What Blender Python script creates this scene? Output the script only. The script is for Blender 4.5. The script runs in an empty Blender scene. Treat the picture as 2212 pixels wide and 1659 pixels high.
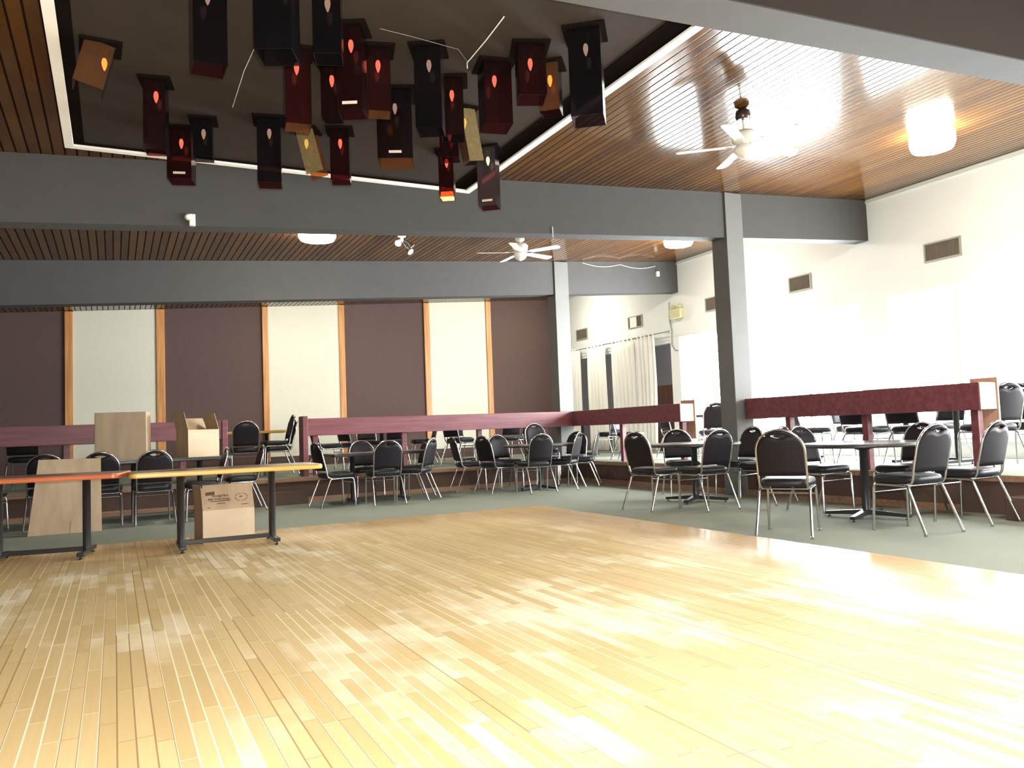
import bpy, bmesh, math, random
from mathutils import Vector, Matrix
random.seed(7)
S = bpy.context.scene
COL = S.collection
PI = math.pi

# ------------------------------------------------------------------ camera
cam = bpy.data.cameras.new('camera'); camo = bpy.data.objects.new('camera', cam); COL.objects.link(camo)
FPX, YAW, PITCH, ROLL = 1680.675, 0.473441, 0.0579518, -0.0379309
cam.sensor_width = 36.0; cam.lens = 36.0 * FPX / 2212.0; cam.clip_start = 0.05; cam.clip_end = 200
fw = Vector((math.sin(YAW)*math.cos(PITCH), math.cos(YAW)*math.cos(PITCH), math.sin(PITCH)))
r0 = Vector((math.cos(YAW), -math.sin(YAW), 0)); u0 = r0.cross(fw)
rr = r0*math.cos(ROLL) + u0*math.sin(ROLL); uu = -r0*math.sin(ROLL) + u0*math.cos(ROLL)
camo.matrix_world = Matrix(((rr.x, uu.x, -fw.x, 0), (rr.y, uu.y, -fw.y, 0), (rr.z, uu.z, -fw.z, 1.0), (0, 0, 0, 1)))
S.camera = camo

# ------------------------------------------------------------------ world, exposure, light levels
W = bpy.data.worlds.new('world'); S.world = W; W.use_nodes = True
W.node_tree.nodes['Background'].inputs[0].default_value = (0.9, 0.95, 1, 1)
W.node_tree.nodes['Background'].inputs[1].default_value = 0.3
S.view_settings.view_transform = 'Standard'; S.view_settings.look = 'None'
S.view_settings.gamma = 1.0; S.view_settings.use_curve_mapping = False
S.view_settings.exposure = 1.45
WIN_E = 30.0       # daylight in the window panes
LAMP_E = 42.0      # ceiling drum lamps
BULB_E = 1.6       # dim bulbs inside the coloured lanterns

FLASH_W = 420.0    # the photographer's flash, just above the lens
fl_ = bpy.data.lights.new('camera_flash', 'POINT'); fl_.energy = FLASH_W; fl_.shadow_soft_size = 0.03; fl_.color = (1.0, 0.97, 0.92)
flo = bpy.data.objects.new('camera_flash', fl_); COL.objects.link(flo); flo.location = (0.03, -0.02, 1.07)

# ------------------------------------------------------------------ node helpers
class NT:
    def __init__(s, name):
        s.m = bpy.data.materials.new(name); s.m.use_nodes = True; s.t = s.m.node_tree
        s.b = s.t.nodes['Principled BSDF']
    def n(s, typ, **kw):
        o = s.t.nodes.new(typ)
        for k, v in kw.items(): setattr(o, k, v)
        return o
    def put(s, sock, v):
        if hasattr(v, 'is_output') or isinstance(v, bpy.types.NodeSocket): s.t.links.new(v, sock)
        else: sock.default_value = v
    def math(s, op, a, b=0.0, c=None, clamp=False):
        o = s.n('ShaderNodeMath', operation=op, use_clamp=clamp); s.put(o.inputs[0], a); s.put(o.inputs[1], b)
        if c is not None: s.put(o.inputs[2], c)
        return o.outputs[0]
    def mix(s, f, a, b, blend='MIX'):
        o = s.n('ShaderNodeMix', data_type='RGBA', blend_type=blend); s.put(o.inputs[0], f)
        for i, v in ((6, a), (7, b)): s.put(o.inputs[i], v if not isinstance(v, tuple) else (*v[:3], 1))
        return o.outputs[2]
    def coord(s, which='Object'):
        return s.n('ShaderNodeTexCoord').outputs[which]
    def xyz(s, v):
        o = s.n('ShaderNodeSeparateXYZ'); s.put(o.inputs[0], v); return o.outputs
    def vec(s, x, y, z):
        o = s.n('ShaderNodeCombineXYZ'); s.put(o.inputs[0], x); s.put(o.inputs[1], y); s.put(o.inputs[2], z); return o.outputs[0]
    def noise(s, v, scale, detail=3, rough=0.5):
        o = s.n('ShaderNodeTexNoise'); s.put(o.inputs['Vector'], v); o.inputs['Scale'].default_value = scale
        o.inputs['Detail'].default_value = detail; o.inputs['Roughness'].default_value = rough; return o.outputs[0]
    def white(s, v):
        o = s.n('ShaderNodeTexWhiteNoise', noise_dimensions='3D'); s.put(o.inputs['Vector'], v); return o.outputs[0]
    def ramp(s, x, a, b):
        o = s.n('ShaderNodeMapRange', interpolation_type='SMOOTHSTEP'); s.put(o.inputs[0], x)
        o.inputs[1].default_value = a; o.inputs[2].default_value = b; return o.outputs[0]
    def bump(s, h, strength=0.3, dist=0.01):
        o = s.n('ShaderNodeBump'); o.inputs['Strength'].default_value = strength; o.inputs['Distance'].default_value = dist
        s.put(o.inputs['Height'], h); s.t.links.new(o.outputs[0], s.b.inputs['Normal'])
    def set(s, **kw):
        for k, v in kw.items(): s.put(s.b.inputs[k.replace('_', ' ')], (*v[:3], 1) if isinstance(v, tuple) else v)
        return s

def simple(name, col, rough=0.5, metal=0.0, spec=0.5, var=0.12, nscale=12.0, bump=0.0):
    N = NT(name); c = N.coord()
    f = N.noise(c, nscale, 4)
    lo = tuple(x*(1-var) for x in col); hi = tuple(min(1, x*(1+var)) for x in col)
    N.set(Base_Color=N.mix(f, lo, hi), Roughness=rough, Metallic=metal)
    N.b.inputs['Specular IOR Level'].default_value = spec
    if bump: N.bump(N.noise(c, nscale*6, 2), bump, 0.004)
    return N.m

def emit(name, col, e):
    m = bpy.data.materials.new(name); m.use_nodes = True; t = m.node_tree
    b = t.nodes['Principled BSDF']; b.inputs['Base Color'].default_value = (*[0.8*c for c in col], 1)
    b.inputs['Emission Color'].default_value = (*col, 1); b.inputs['Emission Strength'].default_value = e
    return m

def acrylic(name, tint, dens):
    # thin tinted acrylic sheet: coloured transparency under a faint gloss
    m = bpy.data.materials.new(name); m.use_nodes = True; t = m.node_tree; t.nodes.remove(t.nodes['Principled BSDF'])
    out = t.nodes['Material Output']
    tr = t.nodes.new('ShaderNodeBsdfTransparent'); tr.inputs[0].default_value = (*tint, 1)
    gl = t.nodes.new('ShaderNodeBsdfGlossy'); gl.inputs['Roughness'].default_value = 0.12
    df = t.nodes.new('ShaderNodeBsdfDiffuse'); df.inputs[0].default_value = (*[min(1, x*0.35) for x in tint], 1)
    fr = t.nodes.new('ShaderNodeFresnel'); fr.inputs[0].default_value = 1.45
    nz = t.nodes.new('ShaderNodeTexNoise'); nz.inputs['Scale'].default_value = 9
    mr = t.nodes.new('ShaderNodeMapRange'); mr.inputs[3].default_value = dens*0.8; mr.inputs[4].default_value = dens*1.2
    t.links.new(nz.outputs[0], mr.inputs[0])
    m1 = t.nodes.new('ShaderNodeMixShader'); t.links.new(mr.outputs[0], m1.inputs[0])
    m2 = t.nodes.new('ShaderNodeMixShader'); t.links.new(fr.outputs[0], m2.inputs[0])
    t.links.new(tr.outputs[0], m1.inputs[1]); t.links.new(df.outputs[0], m1.inputs[2])
    t.links.new(m1.outputs[0], m2.inputs[1]); t.links.new(gl.outputs[0], m2.inputs[2]); t.links.new(m2.outputs[0], out.inputs[0])
    return m

M = {}
def m_floor():
    N = NT('maple_strips'); x, y, z = N.xyz(N.coord())
    row = N.math('FLOOR', N.math('DIVIDE', x, 0.057)); fx = N.math('FRACT', N.math('DIVIDE', x, 0.057))
    off = N.math('MULTIPLY', N.white(N.vec(row, 3.1, 0.0)), 3.0)
    yy = N.math('DIVIDE', N.math('ADD', y, off), 0.62); pl = N.math('FLOOR', yy); fy = N.math('FRACT', yy)
    rnd = N.white(N.vec(row, pl, 1.0)); rnd2 = N.white(N.vec(row, pl, 7.0)); rrow = N.white(N.vec(row, N.math('FLOOR', N.math('DIVIDE', y, 2.3)), 9.0))
    grain = N.noise(N.vec(N.math('MULTIPLY', x, 60.0), N.math('MULTIPLY', y, 3.0), 0.0), 1.0, 4)
    c = N.mix(rnd, (0.50, 0.375, 0.185), (0.61, 0.475, 0.26))
    c = N.mix(N.math('MULTIPLY', grain, 0.55), c, (0.45, 0.32, 0.12))
    big = N.noise(N.vec(x, N.math('MULTIPLY', y, 0.8), 4.0), 0.9, 4, 0.6)
    wear = N.ramp(N.math('ADD', big, N.math('MULTIPLY', N.math('SUBTRACT', rnd2, 0.5), 0.16)), 0.50, 0.70)
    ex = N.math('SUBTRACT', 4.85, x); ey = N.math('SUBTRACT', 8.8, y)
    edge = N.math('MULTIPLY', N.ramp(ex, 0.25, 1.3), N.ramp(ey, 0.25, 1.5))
    wear = N.math('MULTIPLY', wear, edge)
    c = N.mix(N.math('MULTIPLY', wear, 0.8), c, (0.80, 0.73, 0.55))
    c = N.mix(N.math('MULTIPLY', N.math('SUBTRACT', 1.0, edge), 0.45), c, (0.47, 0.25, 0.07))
    sx = N.math('LESS_THAN', N.math('MINIMUM', fx, N.math('SUBTRACT', 1.0, fx)), 0.045)
    sy = N.math('LESS_THAN', fy, 0.006)
    pale = N.math('GREATER_THAN', rrow, 0.36)
    seam = N.math('MAXIMUM', sx, sy)
    sc = N.mix(pale, (0.22, 0.13, 0.06), (0.86, 0.78, 0.60))
    c = N.mix(N.math('MULTIPLY', seam, 0.8), c, sc)
    rg = N.math('ADD', 0.24, N.math('MULTIPLY', edge, 0.36))
    N.set(Base_Color=c, Roughness=rg, Specular_IOR_Level=N.math('SUBTRACT', 0.5, N.math('MULTIPLY', edge, 0.38)))
    N.bump(N.math('SUBTRACT', 1.0, seam), 0.25, 0.002); return N.m
def m_ceil():
    N = NT('varnished_boards'); x, y, z = N.xyz(N.coord())
    q = N.math('DIVIDE', x, 0.095); row = N.math('FLOOR', q); fx = N.math('FRACT', q)
    rnd = N.white(N.vec(row, N.math('FLOOR', N.math('DIVIDE', N.math('ADD', y, N.math('MULTIPLY', N.white(N.vec(row, 5.0, 2.0)), 4.0)), 3.4)), 0.0))
    grain = N.noise(N.vec(N.math('MULTIPLY', x, 45.0), N.math('MULTIPLY', y, 2.0), 0.0), 1.0, 5)
    c = N.mix(rnd, (0.070, 0.028, 0.007), (0.145, 0.063, 0.014))
    c = N.mix(N.math('MULTIPLY', grain, 0.6), c, (0.055, 0.020, 0.006))
    d = N.math('MINIMUM', fx, N.math('SUBTRACT', 1.0, fx))
    g = N.ramp(d, 0.035, 0.13)
    c = N.mix(g, (0.012, 0.006, 0.004), c)
    N.set(Base_Color=c, Roughness=N.math('SUBTRACT', 0.6, N.math('MULTIPLY', g, 0.48)), Specular_IOR_Level=N.math('MULTIPLY', g, 0.42))
    N.bump(g, 0.12, 0.003); return N.m
def m_carpet(name, a, b):
    N = NT(name); c = N.coord()
    f = N.noise(c, 260, 2); g = N.noise(c, 1.3, 3)
    N.set(Base_Color=N.mix(N.math('ADD', N.math('MULTIPLY', f, 0.7), N.math('MULTIPLY', g, 0.3)), a, b), Roughness=0.95)
    N.b.inputs['Specular IOR Level'].default_value = 0.1
    N.bump(f, 0.6, 0.004); return N.m
def m_weave(name, a, b):
    N = NT(name); x, y, z = N.xyz(N.coord())
    f = N.noise(N.vec(N.math('MULTIPLY', x, 90.0), 0.0, N.math('MULTIPLY', z, 9.0)), 1.0, 3)
    h = N.noise(N.vec(N.math('MULTIPLY', x, 14.0), 0.0, N.math('MULTIPLY', z, 70.0)), 1.0, 2)
    N.set(Base_Color=N.mix(N.math('MULTIPLY', N.math('ADD', f, h), 0.5), a, b), Roughness=0.9)
    N.b.inputs['Specular IOR Level'].default_value = 0.15
    N.bump(f, 0.4, 0.004); return N.m
def m_wood(name, a, b, rough=0.4, axis='x', sc=30.0):
    N = NT(name); x, y, z = N.xyz(N.coord())
    k = {'x': (1.5, sc, sc), 'y': (sc, 1.5, sc), 'z': (sc, sc, 1.5)}[axis]
    g = N.noise(N.vec(N.math('MULTIPLY', x, k[0]), N.math('MULTIPLY', y, k[1]), N.math('MULTIPLY', z, k[2])), 1.0, 5)
    N.set(Base_Color=N.mix(N.ramp(g, 0.3, 0.7), a, b), Roughness=rough); return N.m

M['floor'] = m_floor(); M['ceil'] = m_ceil()
M['carpet'] = m_carpet('grey_green_carpet', (0.17, 0.185, 0.155), (0.29, 0.31, 0.26))
M['riser'] = m_carpet('brown_riser_carpet', (0.07, 0.045, 0.038), (0.12, 0.08, 0.065))
M['brown'] = m_weave('brown_wall_cloth', (0.080, 0.050, 0.047), (0.135, 0.090, 0.083))
M['cream'] = m_weave('cream_wall_cloth', (0.58, 0.56, 0.47), (0.72, 0.70, 0.60))
M['white'] = simple('white_wall_paint', (0.78, 0.815, 0.825), 0.8, var=0.03, nscale=3)
M['beam'] = simple('charcoal_beam_paint', (0.076, 0.074, 0.074), 0.75, spec=0.12, var=0.10, nscale=6)
M['column'] = simple('grey_column_paint', (0.13, 0.132, 0.128), 0.6, var=0.08, nscale=6)
M['fascia'] = simple('dark_brown_beam_face', (0.016, 0.012, 0.010), 0.8, spec=0.1, var=0.1, nscale=6)  # thin facing, much darker than the rest of the beam
M['beamtop'] = simple('white_underside_paint', (0.60, 0.62, 0.58), 0.6, var=0.05)
M['darkwall'] = simple('dark_wall_paint', (0.10, 0.085, 0.08), 0.8, var=0.1, nscale=2)
M['trimwood'] = m_wood('orange_pine_trim', (0.44, 0.18, 0.05), (0.62, 0.29, 0.09), 0.45, 'z')
M['rail'] = m_wood('oxblood_stained_wood', (0.125, 0.030, 0.040), (0.19, 0.052, 0.064), 0.42, 'x', 22)
M['pale_lit_wood'] = m_wood('pale_wood_lit_end', (0.42, 0.24, 0.17), (0.55, 0.34, 0.25), 0.6, 'z', 22)  # paints the lit rail ends pale; also the thin light wood boards
M['nosing'] = m_wood('worn_step_nosing', (0.20, 0.11, 0.06), (0.30, 0.17, 0.10), 0.6, 'x')
M['canopy'] = simple('umber_canopy_panel', (0.036, 0.029, 0.025), 0.85, spec=0.1, var=0.15, nscale=5)
M['board_and_shade'] = simple('near_black_board_and_shade', (0.008, 0.006, 0.006), 0.95, spec=0.0, var=0.15)  # dark boards, and the shade along the canopy rim put into colour
M['strip'] = simple('white_edge_strip', (0.88, 0.88, 0.86), 0.5, var=0.02)
M['chrome'] = simple('chrome_tube', (0.56, 0.55, 0.55), 0.20, 1.0, var=0.04)
M['vinyl'] = simple('black_vinyl', (0.011, 0.008, 0.012), 0.52, spec=0.22, var=0.2, nscale=30, bump=0.08)
M['seat'] = simple('black_seat_vinyl', (0.014, 0.014, 0.019), 0.40, spec=0.3, var=0.2, nscale=30, bump=0.08)
M['black'] = simple('black_metal', (0.018, 0.018, 0.020), 0.32, var=0.2)
M['laminate'] = simple('grey_table_laminate', (0.16, 0.15, 0.145), 0.22, var=0.15, nscale=40)
M['tedge'] = simple('black_table_edge', (0.03, 0.028, 0.03), 0.35, var=0.1)
M['orange_edge'] = m_wood('varnished_orange_edge', (0.60, 0.33, 0.07), (0.76, 0.47, 0.13), 0.35, 'x')
M['red_edge'] = m_wood('varnished_red_edge', (0.50, 0.11, 0.045), (0.62, 0.19, 0.07), 0.35, 'x')
M['ltop'] = simple('worn_walnut_laminate', (0.17, 0.12, 0.09), 0.3, var=0.2)
M['card'] = m_wood('corrugated_cardboard', (0.37, 0.27, 0.175), (0.44, 0.33, 0.22), 0.85, 'z', 9)
M['card2'] = m_wood('light_cardboard', (0.52, 0.41, 0.28), (0.58, 0.47, 0.33), 0.85, 'x', 7)
M['ink'] = simple('box_ink', (0.10, 0.055, 0.035), 0.8)
M['tape'] = simple('packing_tape', (0.50, 0.36, 0.22), 0.3)
M['fanwhite'] = simple('fan_white_enamel', (0.82, 0.82, 0.78), 0.35, var=0.02)
M['bronze'] = simple('dark_bronze', (0.08, 0.055, 0.05), 0.3, 0.6)
M['curtain'] = simple('white_curtain_cloth', (0.85, 0.85, 0.82), 0.9, var=0.04, nscale=20)
M['vent'] = simple('dark_vent_slats', (0.16, 0.13, 0.11), 0.6, var=0.15)
M['ventframe'] = simple('grey_vent_frame', (0.36, 0.36, 0.31), 0.6, var=0.05)
M['beige'] = simple('beige_plastic', (0.56, 0.55, 0.32), 0.5, var=0.05)
M['whiteplastic'] = simple('white_plastic', (0.80, 0.80, 0.78), 0.4, var=0.02)
M['cable'] = simple('grey_cable', (0.20, 0.20, 0.18), 0.6)
M['greywall'] = simple('dim_grey_wall', (0.30, 0.29, 0.29), 0.8, var=0.06, nscale=3)
M['wains'] = m_wood('brown_wainscot', (0.15, 0.07, 0.045), (0.22, 0.11, 0.07), 0.5, 'z')
for i_, k_ in enumerate((0.35, 0.35, 0.4, 0.4, 0.28, 1.25, 0.30)): M['window%d' % (i_+1)] = emit('daylit_pane', (0.93, 0.98, 1.0), WIN_E*k_)
M['lamp'] = emit('lamp_diffuser', (1.0, 0.94, 0.76), LAMP_E)
M['near_fill'] = emit('added_lamp_diffuser', (1.0, 0.95, 0.84), LAMP_E*1.9)
M['bulb'] = emit('amber_bulb', (1.0, 0.84, 0.46), BULB_E)
M['spotglass'] = emit('floodlight_face', (1.0, 0.93, 0.80), 1.0)
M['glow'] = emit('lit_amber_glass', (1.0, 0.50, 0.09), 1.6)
AC = {'red': acrylic('red_acrylic', (0.55, 0.25, 0.26), 0.03), 'smoke': acrylic('smoked_acrylic', (0.31, 0.26, 0.30), 0.03),
      'amber': acrylic('amber_acrylic', (0.80, 0.44, 0.22), 0.16), 'clear': acrylic('clear_acrylic', (0.72, 0.66, 0.68), 0.10),
      'gold': acrylic('gold_acrylic', (0.80, 0.64, 0.32), 0.5)}
M['label'] = simple('pale_sticker', (0.62, 0.52, 0.48), 0.5)

# ------------------------------------------------------------------ mesh builder
_bev = {}
class MB:
    def __init__(s): s.v = []; s.f = []; s.sm = []
    def add(s, vs, fs, smooth=False):
        o = len(s.v); s.v += [tuple(v) for v in vs]; s.f += [tuple(i+o for i in f) for f in fs]; s.sm += [smooth]*len(fs); return s
    def box(s, cx, cy, cz, sx, sy, sz, bev=0.0, rot=None):
        key = (round(sx, 4), round(sy, 4), round(sz, 4), bev)
        if key not in _bev:
            bm = bmesh.new(); bmesh.ops.create_cube(bm, size=1.0)
            for v in bm.verts: v.co = Vector((v.co.x*sx, v.co.y*sy, v.co.z*sz))
            if bev: bmesh.ops.bevel(bm, geom=bm.edges[:], offset=bev, segments=2, profile=0.5, affect='EDGES')
            bm.verts.index_update()
            _bev[key] = ([v.co.copy() for v in bm.verts], [[v.index for v in f.verts] for f in bm.faces]); bm.free()
        vs, fs = _bev[key]
        R = rot or Matrix.Identity(3); c = Vector((cx, cy, cz))
        return s.add([R @ v + c for v in vs], fs)
    def b2(s, x0, x1, y0, y1, z0, z1, bev=0.0):
        return s.box((x0+x1)/2, (y0+y1)/2, (z0+z1)/2, abs(x1-x0), abs(y1-y0), abs(z1-z0), bev)
    def tube(s, pts, r, n=8, closed=False):
        P = [Vector(p) for p in pts]; L = len(P); rs = r if isinstance(r, (list, tuple)) else [r]*L
        T = []
        for i in range(L):
            a = P[(i-1) % L] if closed or i > 0 else P[i]; b = P[(i+1) % L] if closed or i < L-1 else P[i]
            T.append((b-a).normalized())
        up = Vector((0, 0, 1)) if abs(T[0].z) < 0.9 else Vector((1, 0, 0))
        nrm = (up - T[0]*up.dot(T[0])).normalized(); vs = []; fs = []
        for i in range(L):
            nrm = (nrm - T[i]*nrm.dot(T[i])).normalized(); bn = T[i].cross(nrm)
            for k in range(n):
                a = 2*PI*k/n; vs.append(P[i] + (nrm*math.cos(a) + bn*math.sin(a))*rs[i])
        m = L if closed else L-1
        for i in range(m):
            for k in range(n):
                a = i*n+k; b = i*n+(k+1) % n; c = ((i+1) % L)*n+(k+1) % n; d = ((i+1) % L)*n+k; fs.append((a, b, c, d))
        s.add(vs, fs, True)
        if not closed:
            s.add(vs[:n], [tuple(reversed(range(n)))]); s.add(vs[-n:], [tuple(range(n))])
        return s
    def lathe(s, prof, n=24, c=(0, 0, 0), axis='z'):
        vs = []; fs = []
        for (r, z) in prof:
            for k in range(n):
                a = 2*PI*k/n; p = (r*math.cos(a), r*math.sin(a), z)
                if axis == 'y': p = (p[0], p[2], p[1])
                if axis == 'x': p = (p[2], p[0], p[1])
                vs.append((p[0]+c[0], p[1]+c[1], p[2]+c[2]))
        for i in range(len(prof)-1):
            for k in range(n): fs.append((i*n+k, i*n+(k+1) % n, (i+1)*n+(k+1) % n, (i+1)*n+k))
        s.add(vs, fs, True)
        s.add(vs[:n], [tuple(reversed(range(n)))]); s.add(vs[-n:], [tuple(range(n))]); return s
    def rings(s, rings, smooth=True, cap=True):
        n = len(rings[0]); vs = [p for r in rings for p in r]; fs = []
        for i in range(len(rings)-1):
            for k in range(n): fs.append((i*n+k, i*n+(k+1) % n, (i+1)*n+(k+1) % n, (i+1)*n+k))
        s.add(vs, fs, smooth)
        if cap: s.add(rings[0], [tuple(reversed(range(n)))], smooth); s.add(rings[-1], [tuple(range(n))], smooth)
        return s
    def poly(s, a, b):
        # prism between two matching outlines
        n = len(a); s.add(list(a)+list(b), [tuple(reversed(range(n))), tuple(range(n, 2*n))] + [(k, (k+1) % n, n+(k+1) % n, n+k) for k in range(n)]); return s
    def mesh(s, name, mat):
        me = bpy.data.meshes.new(name); me.from_pydata(s.v, [], s.f); me.validate()
        if len(me.polygons) == len(s.sm): me.polygons.foreach_set('use_smooth', s.sm)
        bm = bmesh.new(); bm.from_mesh(me); bmesh.ops.recalc_face_normals(bm, faces=bm.faces); bm.to_mesh(me); bm.free()
        me.materials.append(mat); me.update(); return me
    def build(s, name, mat, parent=None):
        o = bpy.data.objects.new(name, s.mesh(name, mat)); COL.objects.link(o)
        if parent is not None: o.parent = parent
        return o
def tag(o, label, cat, group=None, kind=None):
    if label: o['label'] = label
    if cat: o['category'] = cat
    if group: o['group'] = group
    if kind: o['kind'] = kind
    return o
def thing(name, label, cat, loc=(0, 0, 0), rz=0.0, group=None):
    o = bpy.data.objects.new(name, None); COL.objects.link(o); o.empty_display_size = 0.1
    o.location = loc; o.rotation_euler = (0, 0, rz); return tag(o, label, cat, group)
def struct(mb, name, mat, label=None, parent=None):
    o = mb.build(name, mat, parent); o['kind'] = 'structure'
    if label: o['label'] = label
    return o
KIDS = {}
def copy_tree(src, loc, rz, label, group):
    r = src.copy(); COL.objects.link(r); r.location = loc; r.rotation_euler = (0, 0, rz)
    r['label'] = label
    if group: r['group'] = group
    for ch in KIDS[src.name]:
        c = ch.copy(); COL.objects.link(c); c.parent = r
    return r
def rotz(fx, fy): return math.atan2(-fx, fy)

# ------------------------------------------------------------------ setting: floors, walls, beams
SL = 0.0625                       # the roof rises to the right
def zc(x): return 3.67 + SL*x     # ceiling height
XW, YB = 10.35, 17.3              # right wall, back wall
XL, YN = -6.0, -5.0
PX, PY, PZ = 7.6, 12.3, 0.38      # platform faces and floor height
struct(MB().b2(XL, XW, YN, YB, -0.12, 0.0), 'floor', M['carpet'], 'grey green carpeted floor around the dance floor')
struct(MB().b2(-4.2, 4.85, -3.4, 8.8, 0.0, 0.012), 'dance_floor', M['floor'], 'worn strip maple dance floor')
struct(MB().b2(XL, XW, PY, YB, 0.0, PZ-0.02).b2(PX, XW, 3.0, PY, 0.0, PZ-0.02), 'platform', M['riser'], 'raised L shaped platform with brown carpeted face')
struct(MB().b2(XL, XW, PY-0.015, YB, PZ-0.02, PZ).b2(PX-0.015, XW, 2.985, PY-0.015, PZ-0.02, PZ), 'floor.001', M['carpet'], 'grey carpet on the raised platform')
struct(MB().b2(XL, PX, PY-0.03, PY-0.016, PZ-0.06, PZ-0.004).b2(PX-0.03, PX-0.016, 2.98, PY, PZ-0.06, PZ-0.004), 'trim_1', M['nosing'])
struct(MB().b2(XL, PX-0.02, PY-0.02, PY-0.002, 0.0, 0.07).b2(PX-0.02, PX-0.002, 5.0, PY, 0.0, 0.07), 'baseboard_platform', M['nosing'])
# steps at the openings
struct(MB().b2(1.45, 2.6, PY-0.36, PY-0.02, 0.0, 0.19, 0.008), 'step', M['riser'], 'brown carpeted step up to the back platform')
struct(MB().b2(PX-0.36, PX-0.02, 3.0, 4.35, 0.0, 0.21, 0.008), 'step.001', M['riser'], 'brown carpeted step up to the side platform at the right edge')

def quadslab(x0, x1, y0, y1, dz0, dz1):
    # slab following the roof slope
    f = lambda x, d: zc(x)+d
    return [(x0, y0, f(x0, dz0)), (x1, y0, f(x1, dz0)), (x1, y1, f(x1, dz0)), (x0, y1, f(x0, dz0))], [(x0, y0, f(x0, dz1)), (x1, y0, f(x1, dz1)), (x1, y1, f(x1, dz1)), (x0, y1, f(x0, dz1))]
struct(MB().poly(*quadslab(XL, XW+0.2, YN, YB+0.2, 0.0, 0.15)), 'ceiling', M['ceil'], 'varnished plank ceiling rising to the right')
BH = 0.63
for i, (y0, y1) in enumerate(((3.0, 3.28), (8.0, 8.24), (12.55, 12.8))):
    struct(MB().poly(*quadslab(XL, XW, y0, y1, -BH, -0.002)), 'beam' if i == 0 else 'beam.%03d' % i, M['beam'],
           ['dark roof beam crossing the upper right corner nearest the viewer', 'long charcoal roof beam in the middle of the hall', 'charcoal roof beam over the back platform'][i])
struct(MB().poly(*[[(x, y, z) for x, y, z in q] for q in quadslab(XL, XW, 2.985, 2.9995, -BH, -0.002)]), 'trim_10', M['fascia'], 'darker brown facing on the near face of the nearest roof beam')
def column(x0, x1, y0, y1, z0, label):
    z1 = zc(x0)-0.004
    struct(MB().b2(x0, x1, y0, y1, z0, z1, 0.006), 'column', M['column'], label)
column(7.46, 7.76, 7.97, 8.27, 0.0, 'charcoal column on the platform edge at the right')
column(7.40, 7.70, 12.52, 12.82, 0.0, 'charcoal column at the inside corner of the platform')

# right wall with openings
WINS = [(-4.3, -2.2), (-1.8, 0.2), (0.5, 2.6), (3.1, 5.2), (5.65, 7.75), (8.25, 10.4), (10.72, 12.6)]
WZ0, WZ1 = 0.62, 2.76
OPEN = [(a, b, WZ0, WZ1) for a, b in WINS] + [(12.88, 16.8, 0.40, 2.74)]
wm = MB(); ys = YN
for (a, b, z0, z1) in OPEN:
    wm.b2(XW, XW+0.2, ys, a, 0, 4.5); wm.b2(XW, XW+0.2, a, b, 0, z0); wm.b2(XW, XW+0.2, a, b, z1, 4.5); ys = b
wm.b2(XW, XW+0.2, ys, YB+0.2, 0, 4.5)
struct(wm, 'wall_right', M['white'], 'white painted side wall')
for i, (a, b) in enumerate(WINS):
    f = MB(); t = 0.05
    f.b2(XW+0.03, XW+0.11, a, b, WZ0, WZ0+t).b2(XW+0.03, XW+0.11, a, b, WZ1-t, WZ1)
    for yy in (a, (a+b)/2-t/2, b-t): f.b2(XW+0.03, XW+0.11, yy, yy+t, WZ0+t, WZ1-t)
    w = struct(f, 'window_%d' % (i+1), M['fanwhite'], 'white framed window glaring with daylight')
    p = MB().b2(XW+0.06, XW+0.075, a+t, (a+b)/2-t/2, WZ0+t, WZ1-t).b2(XW+0.06, XW+0.075, (a+b)/2+t/2, b-t, WZ0+t, WZ1-t).build('pane', M['window%d' % (i+1)], w)
    sl = MB().b2(XW-0.05, XW+0.03, a-0.03, b+0.03, WZ0-0.035, WZ0, 0.005).build('window_sill', M['fanwhite'], w)
# curtained interior window and the dim room behind it
f = MB(); a, b, z0, z1 = OPEN[-1]
f.b2(XW+0.02, XW+0.16, a, b, z1-0.06, z1)
for yy in (a, 13.95, 15.0, 16.05, b-0.05): f.b2(XW+0.05, XW+0.13, yy, yy+0.05, z0, z1-0.06)
struct(f, 'window_8', M['white'], 'interior window behind white curtains')
r = MB().b2(XW+2.6, XW+2.7, 11.8, 17.6, 0, 3.2).b2(XW+0.2, XW+2.7, 17.55, 17.65, 0, 3.2).b2(XW+0.2, XW+2.7, 11.7, 11.8, 0, 3.2).b2(XW+0.2, XW+2.7, 11.7, 17.65, 3.2, 3.3)
struct(r, 'wall_side_room', M['greywall'], 'dim grey wall of the room behind the curtains')
struct(MB().b2(XW+2.56, XW+2.6, 11.8, 17.55, 0.38, 2.0), 'trim_2', M['wains'], 'brown wainscot in the side room')
struct(MB().b2(XW+0.2, XW+2.7, 11.7, 17.65, 0.28, 0.38), 'floor.002', M['riser'])
sl = bpy.data.lights.new('side_room_fill', 'POINT'); sl.energy = 7; sl.shadow_soft_size = 0.15; sl.color = (1, 0.93, 0.85)  # unseen point light added to lift the dim side room
so = bpy.data.objects.new('side_room_fill', sl); COL.objects.link(so); so.location = (XW+1.3, 15.0, 3.0)
# crown strip along the top of the right wall
struct(MB().b2(XW-0.02, XW, YN, YB, 4.26, 4.30), 'trim_3', M['beamtop'])

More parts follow.
